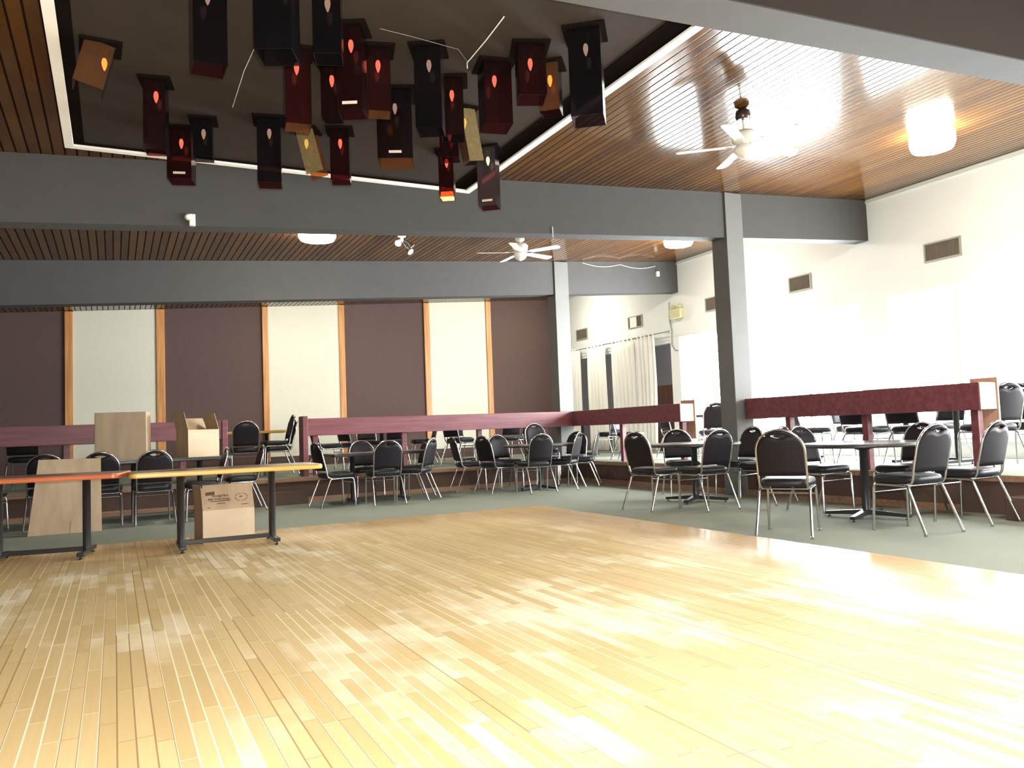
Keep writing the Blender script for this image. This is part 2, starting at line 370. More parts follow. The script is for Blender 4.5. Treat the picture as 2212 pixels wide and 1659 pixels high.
# back wall: brown cloth with cream bays between pine trims
struct(MB().b2(XL, XW, YB, YB+0.2, 0.38, 4.5), 'wall_back', M['brown'], 'brown cloth covered back wall')
S3 = YB/17.0
for i, (a, b) in enumerate(((-0.697, 0.754), (2.922, 4.44), (6.58, 8.04))):
    a, b = a*S3, b*S3
    struct(MB().poly([(a, YB-0.02, 0.60), (b, YB-0.02, 0.60), (b, YB, 0.60), (a, YB, 0.60)], [(a, YB-0.02, zc(a)-0.003), (b, YB-0.02, zc(b)-0.003), (b, YB, zc(b)-0.003), (a, YB, zc(a)-0.003)]), 'wall_panel' if i == 0 else 'wall_panel.%03d' % i, M['cream'],
           ['cream cloth wall bay behind the cardboard boxes at left', 'middle cream cloth wall bay between pine trims', 'cream cloth wall bay nearest the corner column'][i])
for i, (a, b) in enumerate(((-0.835, -0.697), (0.754, 0.907), (2.798, 2.922), (4.44, 4.564), (6.442, 6.58), (8.04, 8.177))):
    struct(MB().b2(a*S3, b*S3, YB-0.05, YB, 0.50, zc(a*S3)-0.004, 0.006), 'trim_%d' % (i+4), M['trimwood'], 'orange pine trim board on the back wall')
struct(MB().b2(XL, XW, YB-0.03, YB-0.001, 0.38, 0.50), 'baseboard_back', M['riser'])
# unseen sides of the hall
struct(MB().b2(XL-0.2, XL, YN, YB+0.2, 0, 4.0), 'wall_left', M['darkwall'], 'dark left wall')
struct(MB().b2(XL, XW, YN-0.2, YN, 0, 4.6), 'wall_near', M['darkwall'], 'dark wall behind the viewer')

# ------------------------------------------------------------------ guard rails
def guard_rail(label, runs, posts, ends, boards=()):
    t = thing('guard_rail', label, 'railing', (0, 0, 0))
    mb = MB()
    for (x0, x1, y0, y1) in runs: mb.b2(x0, x1, y0, y1, 1.015, 1.29, 0.006)
    mb.build('ledge', M['rail'], t)
    for (x, y) in posts: MB().b2(x-0.04, x+0.04, y-0.04, y+0.04, PZ, 1.016, 0.004).build('post', M['rail'], t)
    for (x0, x1, y0, y1) in ends:
        o = MB().b2(x0, x1, y0, y1, 1.02, 1.285, 0.003).build('end_panel', M['pale_lit_wood'], t); o['label'] = 'rail end panel with light painted in'  # same wood as the ledge, lightened to paint in light on its end
    for (x0, x1, y0, y1, z0, z1, mt) in boards:
        MB().b2(x0, x1, y0, y1, z0, z1, 0.006).build('end_post', M[mt], t)
    return t
guard_rail('oxblood drink rail from the step gap along the back platform round the corner column',
           [(2.72, 7.60, 12.45, 12.72), (7.60, 7.87, 9.32, 12.45)],
           [(2.86, 12.58), (4.35, 12.58), (5.75, 12.58), (7.12, 12.62), (7.73, 11.0), (7.73, 9.42)],
           [(7.605, 7.865, 9.312, 9.33)], [(2.64, 2.72, 12.43, 12.74, PZ, 1.33, 'rail'), (7.872, 7.90, 9.30, 9.62, 0.75, 1.345, 'pale_lit_wood')])
guard_rail('oxblood drink rail on posts at far left, behind the cardboard boxes',
           [(XL+0.1, 1.44, 12.45, 12.72)], [(-2.2, 12.58), (-0.6, 12.58), (0.9, 12.58)], [], [(1.44, 1.52, 12.43, 12.74, PZ, 1.30, 'rail')])
guard_rail('oxblood drink rail at right, running from the charcoal column before the bright windows',
           [(7.60, 7.87, 4.74, 7.95)], [(7.73, 7.3), (7.73, 6.15), (7.73, 4.86)], [(7.605, 7.865, 4.732, 4.75)],
           [(7.872, 7.90, 4.72, 5.0, 0.75, 1.34, 'pale_lit_wood')])

# ------------------------------------------------------------------ chairs
CH = dict()
def make_chair():
    t = thing('banquet_chair', '', 'chair')
    kids = []
    def part(mb, n, m): o = mb.build(n, M[m], t); kids.append(o); return o
    # seat cushion
    rg = []
    for sc, z in ((0.93, 0.418), (1.0, 0.430), (1.0, 0.462), (0.96, 0.480), (0.82, 0.490), (0.4, 0.494)):
        ring = []
        for k in range(28):
            a = 2*PI*k/28; c, s_ = math.cos(a), math.sin(a); e = 0.42
            x = math.copysign(abs(c)**e, c)*0.215*sc; y = math.copysign(abs(s_)**e, s_)*0.215*sc
            x *= 1.0 + 0.12*y/0.215*0.5
            ring.append((x, y+0.015, z))
        rg.append(ring)
    part(MB().rings(rg), 'seat', 'seat')
    yb = lambda z: -0.195 - (z-0.50)*0.24
    # padded back with a grip slot near its domed top
    RX = 0.188; zt0 = 0.72; DZ = 0.178
    def top(x): return zt0 + DZ*math.sqrt(max(0.0, 1-(x/RX)**2))
    lens = 0.062; zl = 0.858
    n = 26; xs = [-RX*math.cos(PI*k/n) for k in range(n+1)]
    def lo(x): return zl - 0.020*max(0.0, 1-(x/lens)**2) if abs(x) < lens else zl
    def hi(x): return zl + 0.012*max(0.0, 1-(x/lens)**2) if abs(x) < lens else zl
    bm = MB()
    def slab(xsl, f0, f1, rows=1):
        fr = []; bk = []
        for j in range(rows+1):
            for x in xsl:
                z = f0(x) + (f1(x)-f0(x))*j/rows
                edge = min(1.0, (RX-abs(x))/0.03, max(0.0, (top(x)-z)/0.03), max(0.0, (z-0.515)/0.03))
                puff = 0.012 + 0.016*max(0.0, edge)
                curve = -0.02*(1-(x/RX)**2)
                fr.append((x, yb(z)+puff+curve, z)); bk.append((x, yb(z)-0.010+curve, z))
        m = len(xsl); N_ = len(fr); fs = []
        for j in range(rows):
            for k in range(m-1):
                a = j*m+k; fs.append((a, a+1, a+m+1, a+m)); fs.append((N_+a, N_+a+m, N_+a+m+1, N_+a+1))
        for k in range(m-1):
            fs.append((k, N_+k, N_+k+1, k+1)); q = rows*m+k; fs.append((q, q+1, N_+q+1, N_+q))
        for j in range(rows):
            a = j*m; fs.append((a, a+m, N_+a+m, N_+a)); a = j*m+m-1; fs.append((a, N_+a, N_+a+m, a+m))
        bm.add(fr+bk, fs, True)
    mid = lambda x: min(zl, top(x))
    slab(xs, lambda x: 0.515, lambda x: min(lo(x), top(x)), 8)
    xin = [x for x in xs if top(x) > zl+0.004]
    slab(xin, lambda x: hi(x), lambda x: max(hi(x)+0.001, top(x)), 2)
    part(bm, 'backrest', 'vinyl')
    # back frame: hairpin tube from under the seat up and over the dome
    R2 = 0.200; pts = []
    half = [(R2-0.01, 0.10, 0.410), (R2-0.01, -0.12, 0.408), (R2-0.008, -0.168, 0.420), (R2-0.004, -0.188, 0.455), (R2, yb(0.52), 0.52), (R2, yb(0.62), 0.62), (R2, yb(0.72), 0.72)]
    pts += [(-x, y, z) for x, y, z in half]
    for k in range(1, 16):
        a = PI - PI*k/16; z = 0.72 + 0.188*math.sin(a); pts.append((R2*math.cos(a), yb(z), z))
    pts += list(reversed(half))
    part(MB().tube(pts, 0.0105, 8), 'back_frame', 'chrome')
    # seat frame: side rails and cross bars
    fm = MB()
    for sx in (-1, 1): fm.tube([(sx*0.205, -0.125, 0.398), (sx*0.205, 0.0, 0.404), (sx*0.205, 0.175, 0.404)], 0.0115, 8)
    fm.tube([(-0.205, -0.12, 0.400), (0.205, -0.12, 0.400)], 0.009, 6).tube([(-0.205, 0.17, 0.402), (0.205, 0.17, 0.402)], 0.009, 6)
    part(fm, 'seat_frame', 'chrome')
    for sx in (-1, 1):
        part(MB().tube([(sx*0.205, 0.165, 0.404), (sx*0.206, 0.192, 0.396), (sx*0.207, 0.202, 0.370), (sx*0.214, 0.218, 0.012)], 0.0115, 8).lathe([(0.014, 0), (0.015, 0.02)], 8, (sx*0.214, 0.218, 0)), 'leg', 'chrome')
        part(MB().tube([(sx*0.205, -0.115, 0.400), (sx*0.206, -0.142, 0.392), (sx*0.208, -0.156, 0.366), (sx*0.226, -0.300, 0.012)], 0.0115, 8).lathe([(0.014, 0), (0.015, 0.02)], 8, (sx*0.226, -0.300, 0)), 'leg', 'chrome')
    part(MB().tube([(-0.208, 0.205, 0.335), (0.208, 0.205, 0.335)], 0.008, 6), 'stretcher', 'chrome')
    KIDS[t.name] = kids
    return t
PROTO = make_chair(); FIRST = [True]
def chair(x, y, fx, fy, label, group, z=0.0):
    l = 'black chrome legged chair ' + label if not label.startswith('!') else label[1:]
    if FIRST[0]:
        FIRST[0] = False; PROTO.location = (x, y, z); PROTO.rotation_euler = (0, 0, rotz(fx, fy)); PROTO['label'] = l; PROTO['group'] = group; return PROTO
    return copy_tree(PROTO, (x, y, z), rotz(fx, fy), l, group)

# ------------------------------------------------------------------ tables
def make_round(label, loc, rz=0.0, R=0.58):
    t = thing('round_table', label, 'table', loc, rz)
    kids = [MB().lathe([(R-0.012, 0.727), (R-0.004, 0.730), (R-0.004, 0.738), (R-0.010, 0.741)], 48).build('tabletop', M['laminate'], t),
            MB().lathe([(R-0.03, 0.700), (R-0.002, 0.703), (R, 0.712), (R, 0.728), (R-0.006, 0.733)], 48).build('edge_band', M['tedge'], t),
            MB().lathe([(0.045, 0.06), (0.04, 0.08), (0.038, 0.66), (0.06, 0.67), (0.14, 0.695), (0.14, 0.702)], 20).build('column', M['black'], t)]
    for k in range(4):
        a = k*PI/2; R3 = Matrix.Rotation(a, 3, 'Z'); mb = MB()
        vs = [(0.0, -0.028, 0.035), (0.0, 0.028, 0.035), (0.40, 0.022, 0.022), (0.40, -0.022, 0.022)]
        vt = [(0.0, -0.028, 0.085), (0.0, 0.028, 0.085), (0.40, 0.022, 0.052), (0.40, -0.022, 0.052)]
        mb.poly([R3 @ Vector(v) for v in vs], [R3 @ Vector(v) for v in vt])
        g = R3 @ Vector((0.37, 0, 0)); mb.lathe([(0.018, 0), (0.02, 0.008), (0.007, 0.01), (0.007, 0.026)], 10, (g.x, g.y, 0))
        kids.append(mb.build('foot', M['black'], t))
    KIDS[t.name] = kids
    return t
def rounded_rect(L, D, r, z, n=5):
    o = []
    for (cx, cy, a0) in ((L/2-r, D/2-r, 0), (-L/2+r, D/2-r, PI/2), (-L/2+r, -D/2+r, PI), (L/2-r, -D/2+r, 1.5*PI)):
        for k in range(n+1):
            a = a0 + PI/2*k/n; o.append((cx+r*math.cos(a), cy+r*math.sin(a), z))
    return o
def trestle(label, loc, rz, L, D, edge, top, H=0.73, px=0.4):
    t = thing('trestle_table', label, 'table', loc, rz)
    MB().rings([rounded_rect(L-0.02, D-0.02, 0.05, H-0.006), rounded_rect(L-0.02, D-0.02, 0.05, H)], False).build('tabletop', M[top], t)
    o = MB().rings([rounded_rect(L-0.012, D-0.012, 0.055, H-0.045), rounded_rect(L, D, 0.06, H-0.036), rounded_rect(L, D, 0.06, H-0.012), rounded_rect(L-0.014, D-0.014, 0.053, H-0.003)], False).build('edge_band', M[edge], t)
    for sx in (-1, 1):
        MB().lathe([(0.034, 0.05), (0.034, H-0.06), (0.06, H-0.055), (0.06, H-0.045)], 16, (sx*px, 0, 0)).build('leg', M['black'], t)
        ft = MB().box(sx*px, 0, 0.045, 0.06, D*0.78, 0.035, 0.006)
        for sy in (-1, 1): ft.lathe([(0.02, 0.0), (0.02, 0.008), (0.008, 0.01), (0.008, 0.03)], 10, (sx*px, sy*D*0.36, 0))
        ft.build('foot', M['black'], t)
    MB().box(0, 0, 0.065, 2*px, 0.035, 0.04, 0.004).build('stretcher', M['black'], t)
    return t

# front row round tables
G_F = 'chairs on the carpet in front of the platforms'
make_round('round dark pedestal table at right, nearest the viewer, on the carpet', (6.58, 5.30, 0), 0.35)
tb = make_round('round dark pedestal table left of the charcoal column, on the carpet', (6.55, 7.79, 0), 0.55)
make_round('round dark pedestal table before the corner column, third from the right', (6.2, 11.2, 0), 0.2, 0.6)
trestle('long dark table with black posts, fourth from the right, near the step gap', (3.5, 11.36, 0), 0, 1.52, 0.74, 'tedge', 'laminate', 0.74, 0.38)
trestle('dark table carrying the two cardboard boxes at left', (0.62, 11.34, 0), 0, 1.55, 0.74, 'tedge', 'laminate', 0.79, 0.40)
# the two front tables on the dance floor
trestle('long table with orange edge on the dance floor, open box under it', (0.94, 7.80, 0.012), -0.02, 1.66, 0.72, 'orange_edge', 'ltop', 0.73, 0.405)
trestle('long table with worn red edge at the left border of the photo', (-0.57, 8.11, 0.012), -0.16, 1.34, 0.72, 'red_edge', 'ltop', 0.735, 0.345)

chairs = [
 # near right table
 (5.24, 5.02, 0.83, 0.56, 'nearest the viewer, back turned, left of the nearest round table'),
 (6.10, 4.46, 0.05, 1, 'in front of the nearest round table, turned side-on'),
 (6.98, 4.50, -0.05, 1, 'at the right edge of the photo, beside the step'),
 (6.80, 6.02, -0.05, -1, 'behind the nearest round table, facing the viewer'),
 (7.24, 5.34, -1, 0.05, 'between the nearest round table and platform, half hidden'),
 # second table
 (5.66, 7.48, 0.98, 0.18, 'left of the round table by the column, glints on back'),
 (6.06, 7.04, 0.02, 1, 'with bright grip slot, back squarely to viewer by the column'),
 (6.95, 7.02, -0.2, 0.98, 'right of the round table by the charcoal column, turned away'),
 (7.22, 7.72, -1, -0.05, 'in front of the foot of the charcoal column, mostly hidden'),
 (6.93, 8.50, -0.45, -0.9, 'behind the round table by the charcoal column, facing the viewer'),
 # third table
 (5.84, 10.74, 0.02, 1, 'with back squarely to viewer at table before corner column'),
 (5.40, 11.18, 0.96, 0.22, 'left of the table before the corner column, facing right'),
 (5.22, 11.84, 1, -0.12, 'farther of two left of the table before corner column'),
 (6.44, 10.86, -0.66, 0.75, 'with grey sheened back, right of table before corner column'),
 (7.02, 11.22, -0.78, 0.63, 'by the rail post right of table before corner column'),
 (7.22, 11.90, -0.8, -0.5, 'in the inside corner of the platform, behind the grey sheened chair'),
 (5.92, 11.90, 0.05, -1, 'behind the table before corner column, left of tall stack'),
 # fourth table
 (2.78, 11.06, 0.99, 0.14, 'left of the long dark table, just past orange edged table'),
 (3.42, 10.80, 0.03, 1, 'with back squarely to viewer at the long dark table'),
 (3.98, 11.02, -0.72, 0.69, 'right of the long dark table, nearer of two'),
 (4.15, 11.68, -1, -0.05, 'right of the long dark table, farther of two'),
 (3.50, 11.92, 0.0, -1, 'behind the long dark table, only the top showing'),
 # left group
 (0.42, 10.78, -0.06, 1, 'with back to viewer before the cardboard box table'),
 (1.00, 10.68, -1, 0.0, 'turned left, just above the printed box, nearer of two'),
 (1.60, 11.62, -1, 0.0, 'turned left at right end of the cardboard box table'),
 (-0.74, 11.22, 0.03, 1, 'behind the leaning cardboard sheet, left one of two'),
 (-0.14, 10.98, 0.05, 1, 'behind the leaning cardboard sheet, right one of two'),
 (-1.42, 11.30, 1, -0.1, 'at the left photo border, beyond the red edged table'),
]
for (x, y, fx, fy, l) in chairs: chair(x, y, fx, fy, l, G_F)
# stacks of chairs
def stack(x, y, fx, fy, n, labels, group, z=0.0):
    d = Vector((fx, fy)).normalized()
    for k in range(n): chair(x+d.x*0.035*k, y+d.y*0.035*k, fx, fy, labels[k], group, z+0.088*k)
stack(6.62, 11.92, 0.0, -1, 3, ['at the bottom of the tall stack before the corner column', 'in the middle of the tall stack before the corner column', 'on top of the tall stack before the corner column'], 'stacked chairs by the corner column')
G_B = 'chairs on the back platform'
stack(2.42, 13.35, -1, 0.0, 2, ['at the bottom of the pair stacked at the step gap', 'on top of the pair stacked at the step gap'], 'stacked chairs at the step gap', PZ)
bt = copy_tree(tb, (4.6, 14.6, PZ), 0.3, 'round dark table on the back platform behind the drink rail, left one', None)
copy_tree(tb, (6.6, 14.4, PZ), 0.7, 'round dark table on the back platform behind the drink rail, right one', None)
copy_tree(tb, (8.75, 13.9, PZ), 0.1, 'round dark table on the platform in front of the white curtains', None)
copy_tree(tb, (9.05, 10.35, PZ), 0.1, 'round dark table on the platform seen in the opening beside the charcoal column', None)
copy_tree(tb, (9.25, 8.65, PZ), 0.5, 'round dark table on the platform behind the right hand drink rail', None)
trestle('table with orange edge on the back platform in the step gap', (2.0, 13.95, PZ), 0.0, 1.25, 0.7, 'orange_edge', 'ltop', 0.755, 0.34)
trestle('dark table with black posts on the platform behind the right hand rail', (8.86, 6.15, PZ), PI/2, 1.3, 0.7, 'tedge', 'laminate', 0.74, 0.33)
bc = [
 (1.88, 13.28, 0.05, 1, 'before the orange edged platform table in the step gap'),
 (3.30, 13.60, 1, 0.1, 'on the back platform behind the rail, first from step gap'),
 (3.95, 14.2, 1, 0.3, 'on the back platform left of the left round table'),
 (4.55, 13.75, 0.0, 1, 'on the back platform before the left round table'),
 (5.35, 14.3, -1, 0.2, 'on the back platform right of the left round table'),
 (4.6, 15.4, 0, -1, 'on the back platform behind the left round table'),
 (5.85, 13.7, 1, 0.35, 'on the back platform left of the right round table'),
 (6.75, 13.55, -0.1, 1, 'on the back platform before the right round table'),
 (7.35, 14.2, -1, 0.1, 'on the back platform right of the right round table'),
 (6.5, 15.2, 0.1, -1, 'on the back platform behind the right round table'),
 (-1.15, 13.3, 0.1, 1, 'on the back platform at far left under the drink rail'),
 (0.1, 13.4, -0.1, 1, 'on the back platform directly behind the cardboard boxes'),
]
for (x, y, fx, fy, l) in bc: chair(x, y, fx, fy, l, G_B, PZ)
G_R = 'chairs on the side platform by the windows'
rc = [
 (8.1, 13.4, 0.8, 0.5, 'on the platform before the white curtains, left one'),
 (8.95, 13.15, -0.1, 1, 'on the platform before the white curtains, right one'),
 (8.22, 11.5, 0.6, -0.8, 'behind the pale rail end left of the charcoal column'),
 (8.95, 11.1, 0.9, -0.2, 'standing tall against the white window beside the charcoal column'),
 (9.75, 10.9, -0.7, -0.7, 'washed grey by the window, left of the charcoal column'),
 (8.5, 9.6, 0.5, 0.85, 'on the platform just behind the charcoal column'),
 (8.55, 7.7, 0.8, -0.5, 'behind the right hand drink rail, nearest the charcoal column'),
 (9.35, 7.65, -0.1, -1, 'behind the right hand drink rail, against the far window'),
 (8.22, 6.55, 1, 0.0, 'behind the middle of the right hand drink rail, back turned'),
 (8.22, 5.90, 1, 0.0, 'behind the right hand drink rail, second from near end'),
 (9.55, 6.5, -1, 0.05, 'behind the right hand drink rail, beyond black posted table'),
 (8.32, 5.1, 0.3, 1, 'behind the near end of the right hand drink rail'),
 (9.15, 5.15, 1, 0.25, 'on the platform at right border, past the rail end'),
 (9.85, 5.15, -0.2, 1, 'at the right border on the platform, facing left by the window'),
]
for (x, y, fx, fy, l) in rc: chair(x, y, fx, fy, l, G_R, PZ)

# ------------------------------------------------------------------ cardboard
def open_box(name, label, loc, rz, w, d, h, flaps, front='card2'):
    t = thing(name, label, 'box', loc, rz); k = 0.006
    MB().b2(-w/2, w/2, -d/2, -d/2+k, 0, h).build('front_wall', M[front], t)
    MB().b2(-w/2, -w/2+k, -d/2+k, d/2, 0, h).b2(w/2-k, w/2, -d/2+k, d/2, 0, h).b2(-w/2+k, w/2-k, d/2-k, d/2, 0, h).b2(-w/2+k, w/2-k, -d/2+k, d/2-k, 0, k).build('body', M['card'], t)
    for (side, ang, ln) in flaps:
        mb = MB(); a = math.radians(ang); dz, do = ln*math.cos(a), ln*math.sin(a)
        if side in 'LR':
            s = -1 if side == 'L' else 1; x = s*(w/2-k/2)
            mb.poly([(x-k/2, -d/2, h), (x+k/2, -d/2, h), (x+k/2, d/2, h), (x-k/2, d/2, h)], [(x-k/2+s*do, -d/2+0.01, h+dz), (x+k/2+s*do, -d/2+0.01, h+dz), (x+k/2+s*do, d/2-0.01, h+dz), (x-k/2+s*do, d/2-0.01, h+dz)])
        else:
            s = -1 if side == 'F' else 1; y = s*(d/2-k/2)
            mb.poly([(-w/2, y-k/2, h), (w/2, y-k/2, h), (w/2, y+k/2, h), (-w/2, y+k/2, h)], [(-w/2+0.01, y-k/2+s*do, h+dz), (w/2-0.01, y-k/2+s*do, h+dz), (w/2-0.01, y+k/2+s*do, h+dz), (-w/2+0.01, y+k/2+s*do, h+dz)])
        mb.build('flap', M['card'], t)
    return t
# tall closed box
t = thing('cardboard_box', 'tall plain cardboard box standing on the left dark table', 'box', (0.10, 11.34, 0.792), -0.17)
MB().b2(-0.30, 0.30, -0.19, 0.19, 0, 0.615, 0.004).build('body', M['card'], t)
MB().b2(-0.29, 0.29, -0.194, -0.1905, 0.40, 0.612).build('flap', M['card'], t)
open_box('cardboard_box', 'open cardboard box with raised side flaps on the left dark table', (1.00, 11.32, 0.792), 0.32, 0.42, 0.38, 0.36, [('L', 12, 0.24), ('R', -14, 0.22), ('B', 35, 0.2)])
pb = open_box('cardboard_box', 'open box with printed front flap under the orange edged table, on the dance floor', (0.975, 8.36, 0.012), 0.10, 0.49, 0.42, 0.31, [('L', 4, 0.24), ('F', -12, 0.25), ('B', 20, 0.2)])
fl = MB()
# print on the raised front flap (local frame of the box; the flap leans inwards 12 degrees)
la = math.radians(12); FY = -0.21; FH = 0.31
def flp(x, s, off=0.003): return (x, FY - 0.0005 + s*math.sin(la) - off*math.cos(la), FH + s*math.cos(la) - off*math.sin(la))
def inkbar(mb, x0, x1, s0, s1, sk=0.0):
    mb.add([flp(x0, s0), flp(x1, s0+sk), flp(x1, s1+sk), flp(x0, s1)], [(0, 1, 2, 3)])
inkbar(fl, -0.212, -0.125, 0.145, 0.178, 0.006)
for k, (x0, x1, s) in enumerate(((-0.17, 0.02, 0.083), (-0.11, -0.03, 0.058), (0.12, 0.19, 0.036), (-0.20, -0.175, 0.025))): inkbar(fl, x0, x1, s, s+0.007)
for k in range(24):
    a0, a1 = 2*PI*k/24, 2*PI*(k+1)/24
    if k % 6 == 5: continue
    c = [(0.125+rx*math.cos(a), 0.112+rx*0.62*math.sin(a)) for a, rx in ((a0, 0.062), (a1, 0.062), (a1, 0.055), (a0, 0.055))]
    fl.add([flp(*p) for p in c], [(0, 1, 2, 3)])
inkbar(fl, 0.105, 0.135, 0.112, 0.122)
fl.build('printed_mark', M['ink'], pb)
def text(body, size, x, s, name):
    cu = bpy.data.curves.new(name, 'FONT'); cu.body = body; cu.size = size; cu.align_x = 'CENTER'; cu.extrude = 0.0004; cu.offset = 0.0007
    tmp = bpy.data.objects.new('tmp_text', cu); COL.objects.link(tmp)
    me = bpy.data.meshes.new_from_object(tmp); COL.objects.unlink(tmp); bpy.data.objects.remove(tmp)
    o = bpy.data.objects.new(name, me); COL.objects.link(o); me.materials.clear(); me.materials.append(M['ink'])
    o.parent = pb; o.rotation_euler = (PI/2-la, 0, 0); o.location = flp(x, s, 0.0035)
text('Storage Box', 0.031, -0.075, 0.130, 'lettering'); text('Boîte d\u2019entreposage', 0.026, -0.085, 0.099, 'lettering')
# leaning sheet
sh = thing('cardboard_sheet', 'flat cardboard sheet leaning on two chair backs behind the red edged table', 'cardboard', (-0.52, 10.34, 0.0), 0.0)
MB().poly([(-0.36, 0.0, 0.002), (0.38, -0.02, 0.002), (0.38, -0.014, 0.004), (-0.36, 0.006, 0.004)], [(-0.27, 0.235, 0.85), (0.37, 0.215, 0.84), (0.37, 0.221, 0.842), (-0.27, 0.241, 0.852)]).build('panel', M['card'], sh)
MB().poly([(0.05, -0.0125, 0.0), (0.054, -0.0125, 0.0), (0.054, -0.0085, 0.0), (0.05, -0.0085, 0.0)], [(0.06, 0.026, 0.14), (0.064, 0.026, 0.14), (0.064, 0.030, 0.14), (0.06, 0.030, 0.14)]).build('fold_slit', M['ink'], sh)

# ------------------------------------------------------------------ suspended canopy and its lanterns
CZ = 3.45; cx0, cx1, cy0, cy1 = -0.335, 3.26, 3.30, 7.18
t = thing('canopy', 'dark suspended ceiling canopy with white edge strips over the dance floor', 'canopy', (0, 0, 0))
MB().b2(cx0+0.02, cx1-0.02, cy0, cy1-0.02, CZ+0.03, CZ+0.055).build('panel', M['canopy'], t)
MB().b2(cx1-0.20, cx1-0.05, cy0, cy1-0.05, CZ+0.022, CZ+0.0295).build('shade_strip', M['board_and_shade'], t)  # this dark strip and the next stand in for shade inside the rim
MB().b2(cx0+0.05, cx0+0.13, cy0, cy1-0.05, CZ+0.022, CZ+0.0295).build('shade_strip', M['board_and_shade'], t)
for (a, b, c, d) in ((cx0, cx0+0.05, cy0, cy1), (cx1-0.05, cx1, cy0, cy1), (cx0+0.05, cx1-0.05, cy1-0.05, cy1)):
    MB().b2(a, b, c, d, CZ+0.006, CZ+0.11).build('frame_board', M['board_and_shade'], t)
for (a, b, c, d) in ((cx0-0.012, cx0+0.055, cy0, cy1+0.012), (cx1-0.055, cx1+0.012, cy0, cy1+0.012), (cx0+0.055, cx1-0.055, cy1-0.055, cy1+0.012)):
    MB().b2(a, b, c, d, CZ-0.012, CZ+0.006, 0.002).build('edge_strip', M['strip'], t)
MB().b2(cx0-0.014, cx0-0.002, cy0, cy1+0.012, CZ+0.006, CZ+0.11).b2(cx1+0.002, cx1+0.014, cy0, cy1+0.012, CZ+0.006, CZ+0.11).build('fascia', M['strip'], t)
for (x, y) in ((0.2, 4.0), (0.2, 6.8), (2.8, 4.0), (2.8, 6.8)):
    MB().tube([(x, y, CZ+0.12), (x, y, zc(x)+0.02)], 0.006, 6).build('hanger_rod', M['black'], t)

def lantern(label, x, y, w, h, rz, cols, sticker=False, tilt=0.0, boff=0.0, glow=False):
    rz = (rz-0.42)*0.75 - math.atan2(x, y)      # most of them hang square to the middle of the dance floor
    t = thing('lantern', label, 'lantern', (x, y, CZ+0.0285), rz, 'coloured lanterns under the canopy')
    hw = w/2; k = 0.004; pw = hw+0.034
    MB().b2(-pw, pw, -pw, pw, -0.014, 0, 0.003).build('mounting_board', M['board_and_shade'], t)
    pass
    lim = h
    sides = (((-hw, hw, -hw, -hw+k)), ((hw-k, hw, -hw+k, hw-k)), ((-hw, hw, hw-k, hw)), ((-hw, -hw+k, -hw+k, hw-k)))
    for i, (a, b, c, d) in enumerate(sides):
        if cols[i] is None: continue
        o = MB().b2(a, b, c, d, -h, -0.014).build('acrylic_pane', AC[cols[i]], t)
        if tilt:
            o.rotation_euler = (0, math.radians(tilt), 0)
    if glow:
        MB().b2(-hw+0.012, hw-0.012, -hw+0.012, hw-0.012, -h-0.004, -h+0.05, 0.004).build('lit_glass', M['glow'], t)
    MB().lathe([(0.02, -0.014), (0.02, -0.07), (0.014, -0.075)], 12, (boff, 0, 0)).build('lamp_socket', M['black'], t)
    MB().lathe([(0.009, -0.074), (0.014, -0.086), (0.0165, -0.102), (0.014, -0.122), (0.007, -0.143), (0.003, -0.152)], 14, (boff, 0, 0)).build('bulb', M['bulb'], t)
    if sticker:
        o = MB().b2(-0.045, 0.045, -hw-0.003, -hw-0.0005, -h+0.035, -h+0.053).build('sticker', M['label'], t); o['label'] = 'pale sticker'
    return t
